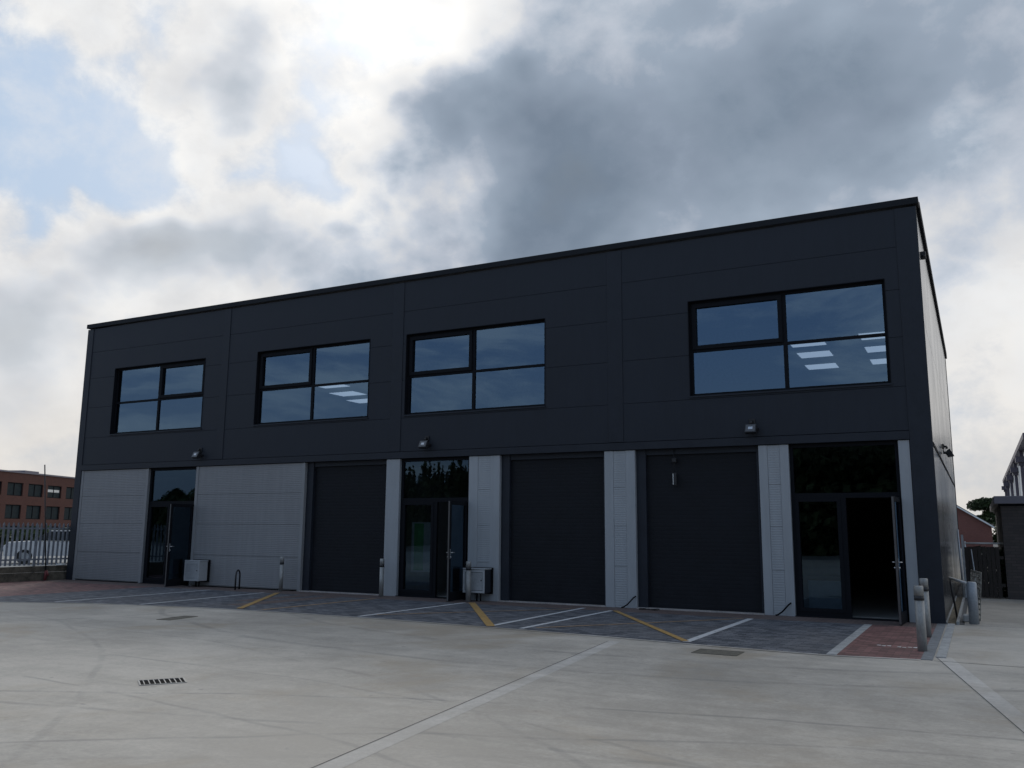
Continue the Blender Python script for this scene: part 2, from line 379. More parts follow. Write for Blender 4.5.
# drains and covers
dr = empty('drain_grate', (-7.19, -11.46, 0), R(54), label='black slotted drain grate set in the concrete yard at lower left', cat='drain grate')
f = MB()
Lg, Wg = .47, .34
f.box(-Lg/2, Lg/2, -Wg/2, -Wg/2+.016, -.008, .008); f.box(-Lg/2, Lg/2, Wg/2-.016, Wg/2, -.008, .008)
f.box(-Lg/2, -Lg/2+.016, -Wg/2+.016, Wg/2-.016, -.008, .008); f.box(Lg/2-.016, Lg/2, -Wg/2+.016, Wg/2-.016, -.008, .008)
for i in range(1, 9): x = -Lg/2 + i*Lg/9; f.box(x-.005, x+.005, -Wg/2+.016, Wg/2-.016, -.008, .007)
f.build('frame', plain('worn_grate_steel', (.30,.30,.29), .5, metal=.4, var=.2), dr)
MB().box(-Lg/2+.016, Lg/2-.016, -Wg/2+.016, Wg/2-.016, .001, .0035).build('sump', M['rubberblack'], dr)
def cover(x, y, lx, ly, rz, lab):
    e = empty('manhole_cover', (x, y, 0), rz, label=lab, cat='manhole cover', group='manhole covers in the yard')
    g = MB(); t = .03
    g.box(-lx/2, lx/2, -ly/2, -ly/2+t, -.01, .008); g.box(-lx/2, lx/2, ly/2-t, ly/2, -.01, .008)
    g.box(-lx/2, -lx/2+t, -ly/2+t, ly/2-t, -.01, .008); g.box(lx/2-t, lx/2, -ly/2+t, ly/2-t, -.01, .008)
    g.build('frame', M['cover'], e)
    g = MB(); g.box(-lx/2+t+.006, lx/2-t-.006, -ly/2+t+.006, -.004, -.01, .006); g.box(-lx/2+t+.006, lx/2-t-.006, .004, ly/2-t-.006, -.01, .006)
    g.build('lid', M['cover'], e)
cover(-2.63, -6.03, .62, .46, 0, 'rectangular manhole cover in front of the right-hand shutter')
cover(-12.44, -6.62, .30, .75, R(8), 'small worn manhole cover in front of the left-hand bays')

# ------------------------------------------------------------------ the building
bld = empty('industrial_building', (0, 0, 0), label='two-storey dark grey clad industrial unit block with roller shutters and grey piers', cat='building')
WIN = [(-23.42, -19.42), (-17.34, -13.34), (-12.17, -8.17), (-4.68, -.66)]
ZW0, ZW1 = 4.53, 6.65
TR = [(-24.9, -24.62), (-18.74, -18.47), (-12.62, -12.27), (-6.58, -6.22), (-.40, 0)]
seams = [4.46, 5.44, 6.40, 7.27]
T = .22
def grid_wall(xb, zb, holes, gx, gz, y0, y1, gap=.008):
    m = MB()
    for x0, x1 in zip(xb, xb[1:]):
        for z0, z1 in zip(zb, zb[1:]):
            cx, cz = (x0+x1)/2, (z0+z1)/2
            if any(a < cx < b and c < cz < d for a, b, c, d in holes): continue
            m.box(x0+(gap/2 if x0 in gx else 0), x1-(gap/2 if x1 in gx else 0), y0, y1, z0+(gap/2 if z0 in gz else 0), z1-(gap/2 if z1 in gz else 0))
    return m
for (a0, a1), (b0, b1) in zip(TR, TR[1:]):
    hs = [(x0, x1, ZW0, ZW1) for x0, x1 in WIN if x0 > a0 and x1 < b1+.5 and a1 <= x0+.3 and x0 < b0]
    xb = sorted({a1, b0, *[h[0] for h in hs], *[h[1] for h in hs]})
    xb = [x for x in xb if a1 <= x <= b0]
    zb = sorted({3.60, 8.06, ZW0, ZW1, *seams})
    grid_wall(xb, zb, hs, set(), set(seams), 0, .06).build('cladding', M['dark'], bld)
bk = MB()   # structural wall behind the sheets, with the window openings left clear
zb = [3.42, ZW0, ZW1, 8.06]; xb = sorted({-W+.02, -.02, *[x for w in WIN for x in w]})
bk = grid_wall(xb, zb, [(a, b, ZW0, ZW1) for a, b in WIN], set(), set(), .062, T, 0)
bk.build('wall_backing', M['black'], bld)
tr = MB()
for a, b in TR[1:4]:
    each('vertical_flashing', M['trim'], bld, [(a, b, -.016, .06, 3.60, 8.06, .004)])
each('vertical_flashing', M['trim'], bld, [(-W, -24.62, -.018, .3, 0, 8.06, .004), (-.40, 0, -.018, .05, 0, 8.06, .004)])
MB().box(-24.62, -.40, -.03, .06, 3.42, 3.585, .004).build('drip_flashing', M['trim'], bld)
cp = MB().box(-W-.04, .05, -.055, .32, 8.10, 8.235, .006)
cp.build('parapet_capping', plain('capping', (.012,.014,.018), .6, spec=.2), bld)
MB().box(-.12, .06, .325, 17.25, 8.05, 8.25, .006).build('parapet_capping', M['black'], bld)
MB().box(-W-.04, -W+.14, .325, 17.25, 8.05, 8.25, .006).build('parapet_capping', M['black'], bld)
# side walls
sd = MB(); ys = [.055, 3.4, 6.8, 10.2, 13.6, 17.2]
for y0, y1 in zip(ys, ys[1:]):
    each('side_cladding', M['darkside'], bld, [(-.07, -.004, y0+.006, y1-.006, z0+.006, z1-.006) for z0, z1 in ((.0, 3.30), (3.36, 5.7), (5.7, 8.04))])
MB().box(-.06, .012, .06, 17.2, 3.30, 3.36).build('side_flashing', M['black'], bld)
MB().box(-.06, .012, 17.2, 17.3, 0, 8.04).build('corner_flashing', M['black'], bld)
each('outer_wall', M['inner_wall'], bld, [(-.20, -.075, .30, 17.2, 0, 8.0), (-W+.02, -W+.2, .31, 17.2, 0, 8.0), (-W+.2, -.2, 17.0, 17.2, 0, 8.0)])
MB().box(-W, -W+.018, .305, 17.2, 0, 8.04).build('side_cladding', M['darkside'], bld)
MB().box(-W+.2, -.2, T+.002, 17.0, 3.44, 3.66).build('upper_floor', M['inner_floor'], bld)
MB().box(-W+.2, -.2, T+.002, 17.0, 7.8, 8.0).build('roof', M['ceiling'], bld)
pu = MB()
each('purlin', M['galv'], bld, [(-W+.2, -.2, 1.2+i*1.4, 1.26+i*1.4, 7.58, 7.795) for i in range(12)])
each('roof_beam', M['galv'], bld, [(x-.09, x+.09, T+.3, 17., 7.25, 7.57) for x in (-18.6, -12.4, -6.3)])
pw = MB()
each('party_wall', M['inner_wall'], bld, [(x-.1, x+.1, T+.002, 17.0, 0, 3.438) for x in (-18.60, -12.45, -6.40)])
MB().box(-W+.2, -.2, .30, 17.0, -.01, .03).build('floor_slab', M['inner_floor'], bld)

# windows
for i, (x0, x1) in enumerate(WIN):
    xm = {0: -21.43, 1: -15.34, 2: -10.19, 3: -2.65}[i]; zt = 5.54; fw = .065; yf0, yf1 = .10, .18
    f = MB()
    f.box(x0, x1, yf0, yf1, ZW0, ZW0+fw); f.box(x0, x1, yf0, yf1, ZW1-fw, ZW1)
    f.box(x0, x0+fw, yf0, yf1, ZW0+fw, ZW1-fw); f.box(x1-fw, x1, yf0, yf1, ZW0+fw, ZW1-fw)
    f.box(xm-.04, xm+.04, yf0, yf1, ZW0+fw, ZW1-fw)
    f.box(x0+fw, xm-.04, yf0, yf1, zt-.03, zt+.03); f.box(xm+.04, x1-fw, yf0, yf1, zt-.03, zt+.03)
    win = f.build('window', M['black'], bld)
    rv = MB().box(x0-.002, x0+.012, -.012, .098, ZW0, ZW1).box(x1-.012, x1+.002, -.012, .098, ZW0, ZW1).box(x0+.012, x1-.012, -.012, .098, ZW1-.012, ZW1+.002)
    rv.build('reveal', M['black'], win)
    MB().box(x0-.02, x1+.02, -.03, .098, ZW0-.03, ZW0+.004).build('sill', M['trim'], win)
    lt = (xm+.04, x1-fw) if i == 0 else (x0+fw, xm-.04)     # opening light with its heavier sash
    s = MB(); a, b, c, d = lt[0], lt[1], zt+.03, ZW1-fw; w_ = .085
    s.box(a, b, yf0-.035, yf1-.002, c, c+w_); s.box(a, b, yf0-.035, yf1-.002, d-w_, d); s.box(a, a+w_, yf0-.035, yf1-.002, c+w_, d-w_); s.box(b-w_, b, yf0-.035, yf1-.002, c+w_, d-w_)
    s.build('opening_sash', M['black'], win)
    for a, b, c, d in ((x0+fw, xm-.04, ZW0+fw, zt-.03), (xm+.04, x1-fw, ZW0+fw, zt-.03), (x0+fw, xm-.04, zt+.03, ZW1-fw), (xm+.04, x1-fw, zt+.03, ZW1-fw)):
        if (a, b) == lt and c > zt: a += w_; b -= w_; c += w_; d -= w_
        t = random.uniform(-.0015, .0015)
        MB().quad((a-.01, .13+t, c-.01), (b+.01, .13-t, c-.01), (b+.01, .13-t, d+.01), (a-.01, .13+t, d+.01)).build('pane', M['glass'], win, recalc=False)

# grey wall panels and piers at ground level
def grey(x0, x1, name, ctr=None, sl=.0):
    m = MB(); zs = [.05, .88, 1.75, 2.60, 3.41]
    for z0, z1 in zip(zs, zs[1:]): m.box(x0+.10, x1-.10, .022, .08, z0+.006, z1-.006)
    m.box(x0+.10, x1-.10, .04, .2, .03, 3.41)
    o = m.build(name, M['grey'], bld)
    t = MB(); w = .10 if x1-x0 > 1.2 else (x1-x0)*.30
    each('edge_flashing', M['paneltrim'], o, [(x0, x0+w, .006, .22, .0, 3.41, .003), (x1-w, x1, .006, .22, .0, 3.41, .003)])
    return o
grey(-24.62, -21.52, 'wall_panel'); grey(-19.50, -15.38, 'wall_panel')
for a, b in ((-12.68, -12.27), (-10.22, -9.37), (-6.69, -5.97), (-3.27, -2.67), (-.61, -.41)):
    m = MB(); w = (b-a)*.30; zs = [0.0, .88, 1.75, 2.60, 3.41]
    if b-a > .5:
        for z0, z1 in zip(zs, zs[1:]): m.box(a+w, b-w, .014, .08, z0+.005, z1-.005)
        m.box(a+w, b-w, .03, .22, .0, 3.41)
        o = m.build('pier', M['pier'], bld)
        each('edge_flashing', M['greytrim'], o, [(a, a+w-.004, .004, .22, 0, 3.41, .003), (b-w+.004, b, .004, .22, 0, 3.41, .003)])
    else:
        m.box(a, b, .004, .22, 0, 3.41, .003); m.build('pier', M['greytrim'], bld)

# roller shutters
for x0, x1 in ((-15.38, -12.68), (-9.37, -6.69), (-5.97, -3.27)):
    m = MB(); n = 40; z0, z1 = .05, 3.42; n_ = []
    for i in range(n):
        a = z0 + (z1-z0)*i/n; b = z0 + (z1-z0)*(i+1)/n; h = b-a
        prof = [(.1915, a), (.1904, a+h*.15), (.190, a+h*.5), (.1904, a+h*.85), (.1915, b)]
        for (ya, za), (yb, zb_) in zip(prof, prof[1:]): m.quad((x0+.22, ya, za), (x1-.07, ya, za), (x1-.07, yb, zb_), (x0+.22, yb, zb_))
    m.box(x0+.22, x1-.07, .17, .23, .0, .05)
    sh = m.build('roller_shutter', M['shutter'], bld, recalc=False)
    each('guide_rail', M['trim'], sh, [(x0, x0+.22, .10, .26, 0, 3.42), (x1-.07, x1, .12, .26, 0, 3.42)])
    MB().box(x0+.22, x1-.07, .13, .26, 3.30, 3.42).build('hood', M['trim'], sh)
    MB().box(x0, x1, -.06, .17, -.01, .022).build('threshold', plain('threshold_concrete', (.34,.31,.29), .8, var=.15), sh)

# entrances: glazed screen with transom light, fixed side glass, door opening and an open door leaf
def entrance(x0, x1, xm, hinge, ang, right_glass_low=None):
    zt0, zt1 = 2.32, 2.42; fw = .07; y0, y1 = .09, .16
    f = MB()
    f.box(x0, x0+fw, y0, y1, 0.0, 3.41); f.box(x1-fw, x1, y0, y1, 0, 3.41); f.box(x0+fw, x1-fw, y0, y1, 3.34, 3.41)
    f.box(x0+fw, x1-fw, y0, y1, zt0, zt1); f.box(xm-.05, xm+.05, y0, y1, 0, zt0)
    f.box(x0+fw, xm-.05, y0, y1, 0, .10)
    sash = .07
    a, b, c, d = x0+fw, xm-.05, .10, zt0
    f.box(a, a+sash, y0-.01, y1-.005, c, d); f.box(b-sash, b, y0-.01, y1-.005, c, d); f.box(a+sash, b-sash, y0-.01, y1-.005, c, c+sash); f.box(a+sash, b-sash, y0-.01, y1-.005, d-sash, d)
    f.box(x0, x1, -.03, .25, -.01, .018)
    en = f.build('entrance_frame', M['black'], bld)
    MB().quad((x0+fw, .13, zt1), (x1-fw, .13, zt1), (x1-fw, .13, 3.34), (x0+fw, .13, 3.34)).build('transom_glass', M['doorglass'], en, recalc=False)
    MB().quad((a+sash, .13, c+sash), (b-sash, .13, c+sash), (b-sash, .13, d-sash), (a+sash, .13, d-sash)).build('side_glass', M['doorglass'], en, recalc=False)
    w = hinge-(xm+.05)
    w = .95; z0, z1 = .02, zt0-.01
    lf = MB(); t = .045
    lf.box(-w, -w+.09, -t/2, t/2, z0, z1); lf.box(-.09, 0, -t/2, t/2, z0, z1); lf.box(-w+.09, -.09, -t/2, t/2, z1-.09, z1); lf.box(-w+.09, -.09, -t/2, t/2, z0, z0+.2)
    leaf = lf.build('door_leaf', M['black'], bld)
    leaf.location = (hinge, .07, 0); leaf.rotation_euler = (0, 0, R(ang))
    MB().quad((-w+.09, 0, z0+.2), (-.09, 0, z0+.2), (-.09, 0, z1-.09), (-w+.09, 0, z1-.09)).build('door_glass', M['doorglass'], leaf, recalc=False)
    MB().box(-w-.004, -w+.001, -t/2+.004, t/2-.004, z0+.01, z1-.01).build('edge_strip', M['bronze'], leaf)
    h = MB()
    for s in (-1, 1):
        h.box(-w+.03, -w+.06, s*t/2-.004, s*t/2+.004, .98, 1.20)
        h.tube([(-w+.045, s*t/2, 1.12), (-w+.045, s*(t/2+.05), 1.12), (-w+.16, s*(t/2+.055), 1.12)], .011, 8)
        h.tube([(-w+.045, s*t/2, 1.02), (-w+.045, s*(t/2+.03), 1.02)], .016, 8)
    h.build('handle', M['steel'], leaf)
entrance(-21.52, -19.50, -20.55, -19.56, 97)
entrance(-12.27, -10.22, -11.22, -10.29, 94.5)
entrance(-2.67, -.61, -1.68, -.66, 87.5)
# interior glimpses
po = MB().box(-11.98, -11.34, .20, .212, .60, 1.82).build('hanging_poster', M['poster']); tag(po, 'pale poster with a tall green panel behind the middle entrance glass', 'poster')
MB().box(-11.90, -11.62, .194, .1995, .64, 1.79).build('green_panel', M['green'], po)
bd = MB().box(-2.45, -1.80, .30, .33, .04, .70, .003).build('display_board', M['blueboard']); tag(bd, 'low blue-grey board behind the side glass of the right-hand entrance', 'board')

# ceiling lights seen through the upper windows
def clight(x, y, lx, ly, lab):
    e = empty('ceiling_light', (x, y, 7.10), label=lab, cat='ceiling light', group='lit panels on the upper floor ceiling')
    MB().box(-lx/2-.03, lx/2+.03, -ly/2-.03, ly/2+.03, .012, .06).build('housing', M['white'], e)
    MB().box(-lx/2, lx/2, -ly/2, ly/2, 0, .011).build('diffuser', M['lamp'], e)
    for s in (-1, 1): MB().tube([(s*lx*.3, 0, .06), (s*lx*.3, 0, .49)], .006, 6).build('hanger', M['galv'], e)
for (x, y), lab in zip(((-3.40, 7.75), (-3.46, 9.55), (-3.58, 11.7)), ('nearest lit panel of the left row behind the right-hand window', 'middle lit panel of the left row behind the right-hand window', 'farthest lit panel of the left row behind the right-hand window')): clight(x, y, .95, .85, lab)
for (x, y), lab in zip(((-1.45, 7.55), (-1.50, 9.50), (-1.56, 11.6)), ('nearest lit panel at the right edge of the right-hand window', 'middle lit panel at the right edge of the right-hand window', 'farthest lit panel at the right edge of the right-hand window')): clight(x, y, .95, .85, lab)
for (x, y), lab in zip(((-21.1, 7.75), (-21.78, 9.7), (-22.4, 11.6)), ('nearest lit panel behind the second window from the left', 'middle lit panel behind the second window from the left', 'farthest lit panel behind the second window from the left')): clight(x, y, 1.2, .9, lab)

# ------------------------------------------------------------------ things on the facade
def floodlight(loc, rz, lab, grp='floodlights over the doors'):
    e = empty('floodlight', loc, rz, label=lab, cat='floodlight', group=grp)
    MB().box(-.06, .06, -.04, 0, .10, .22, .008).build('mounting_box', M['blackplastic'], e)
    s = MB(); n = 12
    pts = [Vector((math.sin(t)*.03, -.07, .17+math.cos(t)*.03)) for t in [i*.5 for i in range(3)]]
    s.tube([(0, -.03, .16), (0, -.09, .15), (0, -.10, .10)], .03, 12).build('sensor', M['blackplastic'], e)
    MB().box(-.13, -.12, -.20, -.02, -.02, .02).box(.12, .13, -.20, -.02, -.02, .02).box(-.13, .13, -.03, -.015, -.02, .02).tube([(0, -.02, .02), (0, -.02, .12)], .012, 6).build('bracket', M['blackplastic'], e)
    Mx = Matrix.Translation((0, -.15, -.02)) @ Matrix.Rotation(R(-28), 4, 'X')
    b = MB().prism([(-.06, -.10), (-.06, .10), (.05, .07), (.05, -.07)], 'x', -.115, .115)
    for i in range(7): x = -.09+i*.03; b.box(x-.003, x+.003, .05, .075, -.06, .06)
    b.xf(Mx).build('housing', M['blackplastic'], e)
    MB().box(-.095, .095, -.064, -.060, -.082, .082).xf(Mx).build('lens', M['lens'], e)
    MB().box(-.045, .045, -.068, -.0645, -.03, .03).xf(Mx).build('reflector', M['steel'], e)
    return e
floodlight((-19.36, -.0, 3.74), 0, 'small black floodlight above the left-hand entrance')
floodlight((-11.45, -.0, 3.74), 0, 'small black floodlight above the middle entrance')
floodlight((-3.37, -.0, 3.75), 0, 'small black floodlight left of the right-hand entrance')
floodlight((.0, 5.55, 3.60), R(90), 'black floodlight sticking out from the narrow side wall', 'side wall fittings')
v = MB().box(-.005, .09, .82, .97, 7.22, 7.36, .01).build('wall_sensor', M['blackplastic']); tag(v, 'small black sensor box high on the side wall near the front corner', 'sensor')
MB().tube([(.04, .82, 7.26), (.06, .78, 7.22)], .03, 10).build('sensor_eye', M['blackplastic'], v)

def meter(x0, x1, z0, z1, d, lab, bmat='grp'):
    e = empty('meter_box', (x0, 0, z0), label=lab, cat='meter box', group='grey meter boxes on the wall')
    w, h = x1-x0, z1-z0
    MB().box(0, w, -d, -.05, 0, h, .012).build('body', M[bmat], e)
    MB().box(-.012, w+.012, -d-.012, -.02, h-.01, h+.016, .004).build('lid', M['grp'], e)
    MB().box(.0, .05, -d-.014, -d, .0, h-.02).box(w-.05, w, -d-.014, -d, 0, h-.02).box(.05, w-.05, -d-.014, -d, 0, .05).box(.05, w-.05, -d-.014, -d, h-.07, h-.02).build('door_frame', M['grp'], e)
    MB().box(.06, w-.06, -d-.008, -d+.001, .06, h-.08, .003).build('door', plain('meter_door_%d' % int(x0), (.30,.31,.32), .5), e)
    MB().box(w-.10, w-.075, -d-.02, -d-.008, h*.5, h*.5+.03).build('lock', M['blackplastic'], e)
    MB().box(-.02, w+.03, -.05, .004, -.03, h+.03).build('back_plate', M['rubberblack'], e)
    MB().tube([(w*.45, -.15, .0), (w*.45, -.15, -z0+.0)], .022, 8).tube([(w*.6, -.12, .0), (w*.6, -.12, -z0+.0)], .016, 8).build('inlet_pipe', M['rubberblack'], e)
meter(-19.30, -18.72, .17, .72, .35, 'light grey meter box left on the pale wall beside the left entrance')
meter(-10.12, -9.54, .20, .74, .35, 'light grey meter box on the pier beside the middle entrance', 'trim')

def bollard(x, y, r, h, lab):
    e = empty('bollard', (x, y, 0), label=lab, cat='bollard', group='grey steel bollards with black bands')
    MB().tube([(0,0,0), (0,0,h-.20)], r, 20).build('post', M['bollard'], e)
    MB().tube([(0,0,h-.20), (0,0,h-.14)], r*1.05, 20).build('band', M['blackplastic'], e)
    MB().tube([(0,0,h-.14), (0,0,h-.012), (0,0,h)], [r*1.01, r*1.01, r*.85], 20).build('cap', M['bollard'], e)
bollard(-15.755, -.30, .052, .90, 'slim grey bollard left of the leftmost shutter')
bollard(-12.47, -.34, .055, .92, 'slim grey bollard at the narrow pier by the leftmost shutter')
bollard(-9.89, -.50, .060, .92, 'slim grey bollard in front of the meter box on the pier')
bollard(-.165, -4.38, .064, .90, 'thick grey bollard nearest the camera at the right corner')
bollard(-.195, -2.45, .064, .92, 'thick grey bollard just behind the nearest one, at the building corner')

# cycle hoop
hp = MB(); r_ = .16; pts = [(0, 0, 0), (0, 0, .36)] + [(0, .16-.16*math.cos(t), .36+.16*math.sin(t)) for t in [math.pi*i/10 for i in range(1, 11)]] + [(0, .32, 0)]
cyc = hp.tube(pts, .022, 10).build('cycle_hoop', M['blackplastic']); cyc.location = (-17.10, -.58, 0); cyc.rotation_euler = (0, 0, R(26)); tag(cyc, 'small bent metal cycle hoop in front of the pale left wall', 'cycle hoop')

# black service ducts bending out of the ground
def duct(x, y, s, lab):
    m = MB().tube([(x+.30*s, -.02, .26), (x+.24*s, -.06, .22), (x+.10*s, -.10, .09), (x, -.14, .03), (x-.06*s, -.15, .02)], .015, 8)
    o = m.build('cable_duct', M['rubberblack']); tag(o, lab, 'cable duct', 'black ducts at pier feet'); return o
duct(-6.22, 0, .8, 'black cable duct bending up at the pier foot between the two right shutters')
duct(-2.98, 0, .8, 'black cable duct bending up at the pier left of the right-hand entrance')
lp = MB().tube([(-5.62+.22*math.cos(t), -.22+.10*math.sin(t), .016+.01*math.sin(3*t)) for t in [i*.33 for i in range(19)]], .009, 6).build('cable_loop', M['rubberblack']); tag(lp, 'loop of black cable lying before the right shutter', 'cable')

# pull cord and pale handle hanging before the right shutter
pc = empty('pull_switch', (-5.10, .0, 0), label='black pull switch with pale tag hanging before the right-hand shutter', cat='switch')
MB().tube([(0, .10, 3.42), (0, .10, 2.85)], .006, 6).build('cord', M['blackplastic'], pc)
MB().box(-.05, .05, .07, .13, 3.12, 3.22, .01).build('switch_box', M['blackplastic'], pc)
MB().box(-.02, .045, .08, .12, 2.62, 2.90, .008).build('holder', M['blackplastic'], pc)
MB().box(-.032, -.02, .078, .12, 2.64, 2.88).build('tag', M['white'], pc)

# ------------------------------------------------------------------ right-hand side: gravel strip, barrier post, fence, brick store
g = sheet('gravel_strip', [(.02, .08), (.17, .08), (.17, 8.0), (.02, 8.0)], .006, M['gravel'])
MB().box(.17, .215, .08, 8.0, -.01, .05).build('kerb', M['palekerb'], g)
MB().box(.001, .02, .08, 8.0, -.01, .04).build('edging', M['palekerb'], g)
e = empty('barrier_post', (.46, .33, 0), label='leaning-looking grey tube post with a white rail back to the side wall', cat='barrier post')
MB().tube([(0, 0, 0), (0, 0, .74), (0, 0, .76)], [.085, .085, .07], 20).build('post', plain('blue_grey_post', (.30, .33, .36), .5, metal=.2, var=.15), e)
MB().tube([(-.03, .06, .71), (-.38, .85, .78)], .026, 10).build('rail', M['white'], e)
MB().tube([(-.375, .84, .76), (-.30, .95, .0)], .018, 8).build('leg', M['blackplastic'], e)
st = MB().box(.27, .40, .62, .95, 0, .13, .02).build('concrete_block', M['palekerb']); tag(st, 'small pale concrete block behind the grey barrier post', 'block')
# leaning perforated panel behind the post
pp = MB(); n = 5
for i in range(n+1): pp.box(-.004, .004, i*.10, i*.10+.035, 0, .92)
for k in range(10): pp.box(-.006, .006, 0, n*.10+.035, k*.098, k*.098+.035)
po2 = pp.build('mesh_panel', plain('rusty_pale_mesh', (.40, .38, .33), .6, var=.4, nscale=16)); po2.location = (.56, 1.0, .0); po2.rotation_euler = (R(3), R(4), R(20)); tag(po2, 'pale perforated panel leaning behind the grey barrier post', 'panel')

fe = empty('timber_fence', (.28, 7.9, 0), label='dark vertical board fence between side wall and brick store', cat='fence')
b = MB(); x = 0
while x < .80: b.box(x, x+.092, 0, .02, .03, 1.30 + .02*random.random()); x += .101
b.build('boards', M['timber'], fe)
MB().box(0, .89, .022, .06, .3, .38).box(0, .89, .022, .06, 1.0, 1.08).build('rail', M['timber'], fe)
MB().box(-.06, -.005, -.02, .05, 0, 1.62).build('fence_post', M['galv'], fe)
rl = MB().tube([(.30, 8.25, 1.40), (1.195, 8.25, 1.40)], .022, 8).tube([(.30, 8.25, 0), (.30, 8.25, 1.45)], .02, 8).build('rail_barrier', M['white']); tag(rl, 'thin white rail running above the dark board fence', 'rail')
tp = MB().tube([(.20, 7.2, 0), (.17, 7.2, 1.75)], .025, 10).build('scaffold_tube', M['galv']); tag(tp, 'tall pale metal tube standing against the far end of side wall', 'tube')
tp2 = MB().tube([(.52, 7.6, 0), (.44, 7.7, 1.25)], .016, 8).build('scaffold_tube', M['galv']); tag(tp2, 'thinner pale tube leaning on the dark board fence', 'tube')
pl = MB().box(.86, .93, 7.975, 7.99, 1.0, 1.05).build('fence_plate', M['white']); tag(pl, 'tiny white plate on the dark board fence', 'plate')

bs = empty('brick_store', (1.11, 7.9, 0), label='low dark brick store with flat roof and grey fascia at right', cat='building')
MB().box(.09, 12, 0, 9, 0, 2.42).build('wall', M['darkbrick'], bs)
MB().box(-.06, 12.2, -.15, 9.2, 2.42, 2.62, .01).build('fascia', M['fascia'], bs)
MB().box(.04, 12.1, -.02, 9.1, 2.36, 2.418).build('soffit', M['black'], bs)

wh = empty('warehouse', (3.45, 42, 0), label='tall pale clad warehouse with plum grey gutters at the far right edge', cat='warehouse')
MB().box(.0, 30, -6, 40, 0, 6.75).build('wall', M['cream'], wh)
MB().box(-.35, 30.3, -6.3, 40.3, 6.76, 7.05).build('gutter', M['purple'], wh)
for y in (2, 12, 22, 32, 39.5):
    dp = MB().box(-.26, -.06, y-.12, y+.12, 0, 6.75).build('downpipe', M['purple'], wh)
    MB().box(-.50, -.02, y-.45, y+.45, 6.05, 6.40).box(-.34, -.03, y-.25, y+.25, 5.85, 6.05).build('hopper', M['purple'], dp)

# gabled brick house far behind
gh = empty('gabled_house', (0, 108, 0), label='red brick gabled house with pale bargeboard behind the alley', cat='house')
xa, za, xe, ze = -4.0, 6.75, 2.1, 2.75
MB().prism([(-10.1, 0), (xe, 0), (xe, ze), (xa, za), (-10.1, ze)], 'y', 0, 14).build('wall', M['gablebrick'], gh)
rf = MB()
for s in (0, 1):
    x1, z1 = (xe+.3, ze-.2) if s == 0 else (-10.4, ze-.2)
    rf.prism([(xa, za+.03), (x1, z1+.03), (x1, z1+.18), (xa, za+.22)], 'y', -.3, 14.3)
rf.build('roof', M['tiles'], gh)
bb = MB().prism([(xa, za-.10), (xe+.3, ze-.30), (xe+.3, ze-.08), (xa, za+.10)], 'y', -.38, -.31).prism([(xa, za-.10), (-10.4, ze-.30), (-10.4, ze-.08), (xa, za+.10)], 'y', -.38, -.31)
bb.build('bargeboard', M['white'], gh)

gh2 = MB(); rnd = random.Random(12)  # added dark foliage, blocks the bright background showing between the fence boards
for i in range(2600):
    p = Vector((rnd.uniform(.25, 1.7), rnd.uniform(8.7, 9.3), rnd.uniform(0, 1.28)))
    u = Vector((rnd.gauss(0,1), rnd.gauss(0,1), rnd.gauss(0,1))).normalized(); w = u.orthogonal().normalized(); v_ = u.cross(w); s_ = rnd.uniform(.04, .09)
    gh2.quad(p-w*s_, p+v_*s_*.6, p+w*s_, p-v_*s_*.6)
tag(gh2.build('added_gap_hedge', M['leaf'], recalc=False), 'added dark hedge blocking the bright gaps of the board fence by the brick store', 'hedge')

# trees
def tree(name, loc, h, r, label, cat, n=2600, leaf=.35, trunk=.35, flat=.75, gaps=0, seed=1, group=None, mat='leaf', tr_h=.45):
    rnd = random.Random(seed); e = empty(name, loc, label=label, cat=cat, group=group)
    t = MB(); t.tube([(0, 0, 0), (.05*r, 0, h*.3), (0, .04*r, h*.6), (0.08*r, 0, h*.85)], [trunk, trunk*.8, trunk*.5, trunk*.15], 8)
    cl = []
    for i in range(15):
        a = rnd.uniform(0, 6.28); q = r*rnd.uniform(.25, .78); z = h*(tr_h + (1-tr_h)*rnd.uniform(.1, .82))
        q *= math.sqrt(max(.1, 1-((z/h-tr_h)/(1-tr_h)*1.05-.35)**2))
        c = Vector((q*math.cos(a), q*math.sin(a), z)); cl.append((c, r*rnd.uniform(.26, .42)))
        s0 = Vector((0, 0, h*rnd.uniform(.3, .6))); t.tube([s0, (s0+c)/2+Vector((0,0,.05*h)), c], [trunk*.35, trunk*.22, trunk*.08], 6)
    t.build('trunk', M['bark'], e)
    m = MB()
    for i in range(n):
        c, cr = cl[rnd.randrange(len(cl))]
        d = Vector((rnd.gauss(0,1), rnd.gauss(0,1), rnd.gauss(0,1))).normalized()
        p = c + Vector((d.x, d.y, d.z*flat))*cr*(rnd.random()**.45)*1.05
        u = Vector((rnd.gauss(0,1), rnd.gauss(0,1), rnd.gauss(0,1))).normalized(); w = u.orthogonal().normalized(); s_ = leaf*rnd.uniform(.5, 1.2)
        v_ = u.cross(w)
        m.quad(p-w*s_, p+v_*s_*.55, p+w*s_, p-v_*s_*.55)
    m.build('crown', M[mat], e, recalc=False)
    return e
tree('tree', (1.9, 124, 0), 7.1, 3.1, 'dark round-headed tree behind the gabled house roof', 'tree', 9000, .22, .25, .6, seed=5, tr_h=.4)
tree('bush', (4.3, 118, 0), 4.4, 2.6, 'green bush between the gabled house and the brick store', 'bush', 1800, .22, .15, .8, seed=9, mat='leaf2', tr_h=.1)
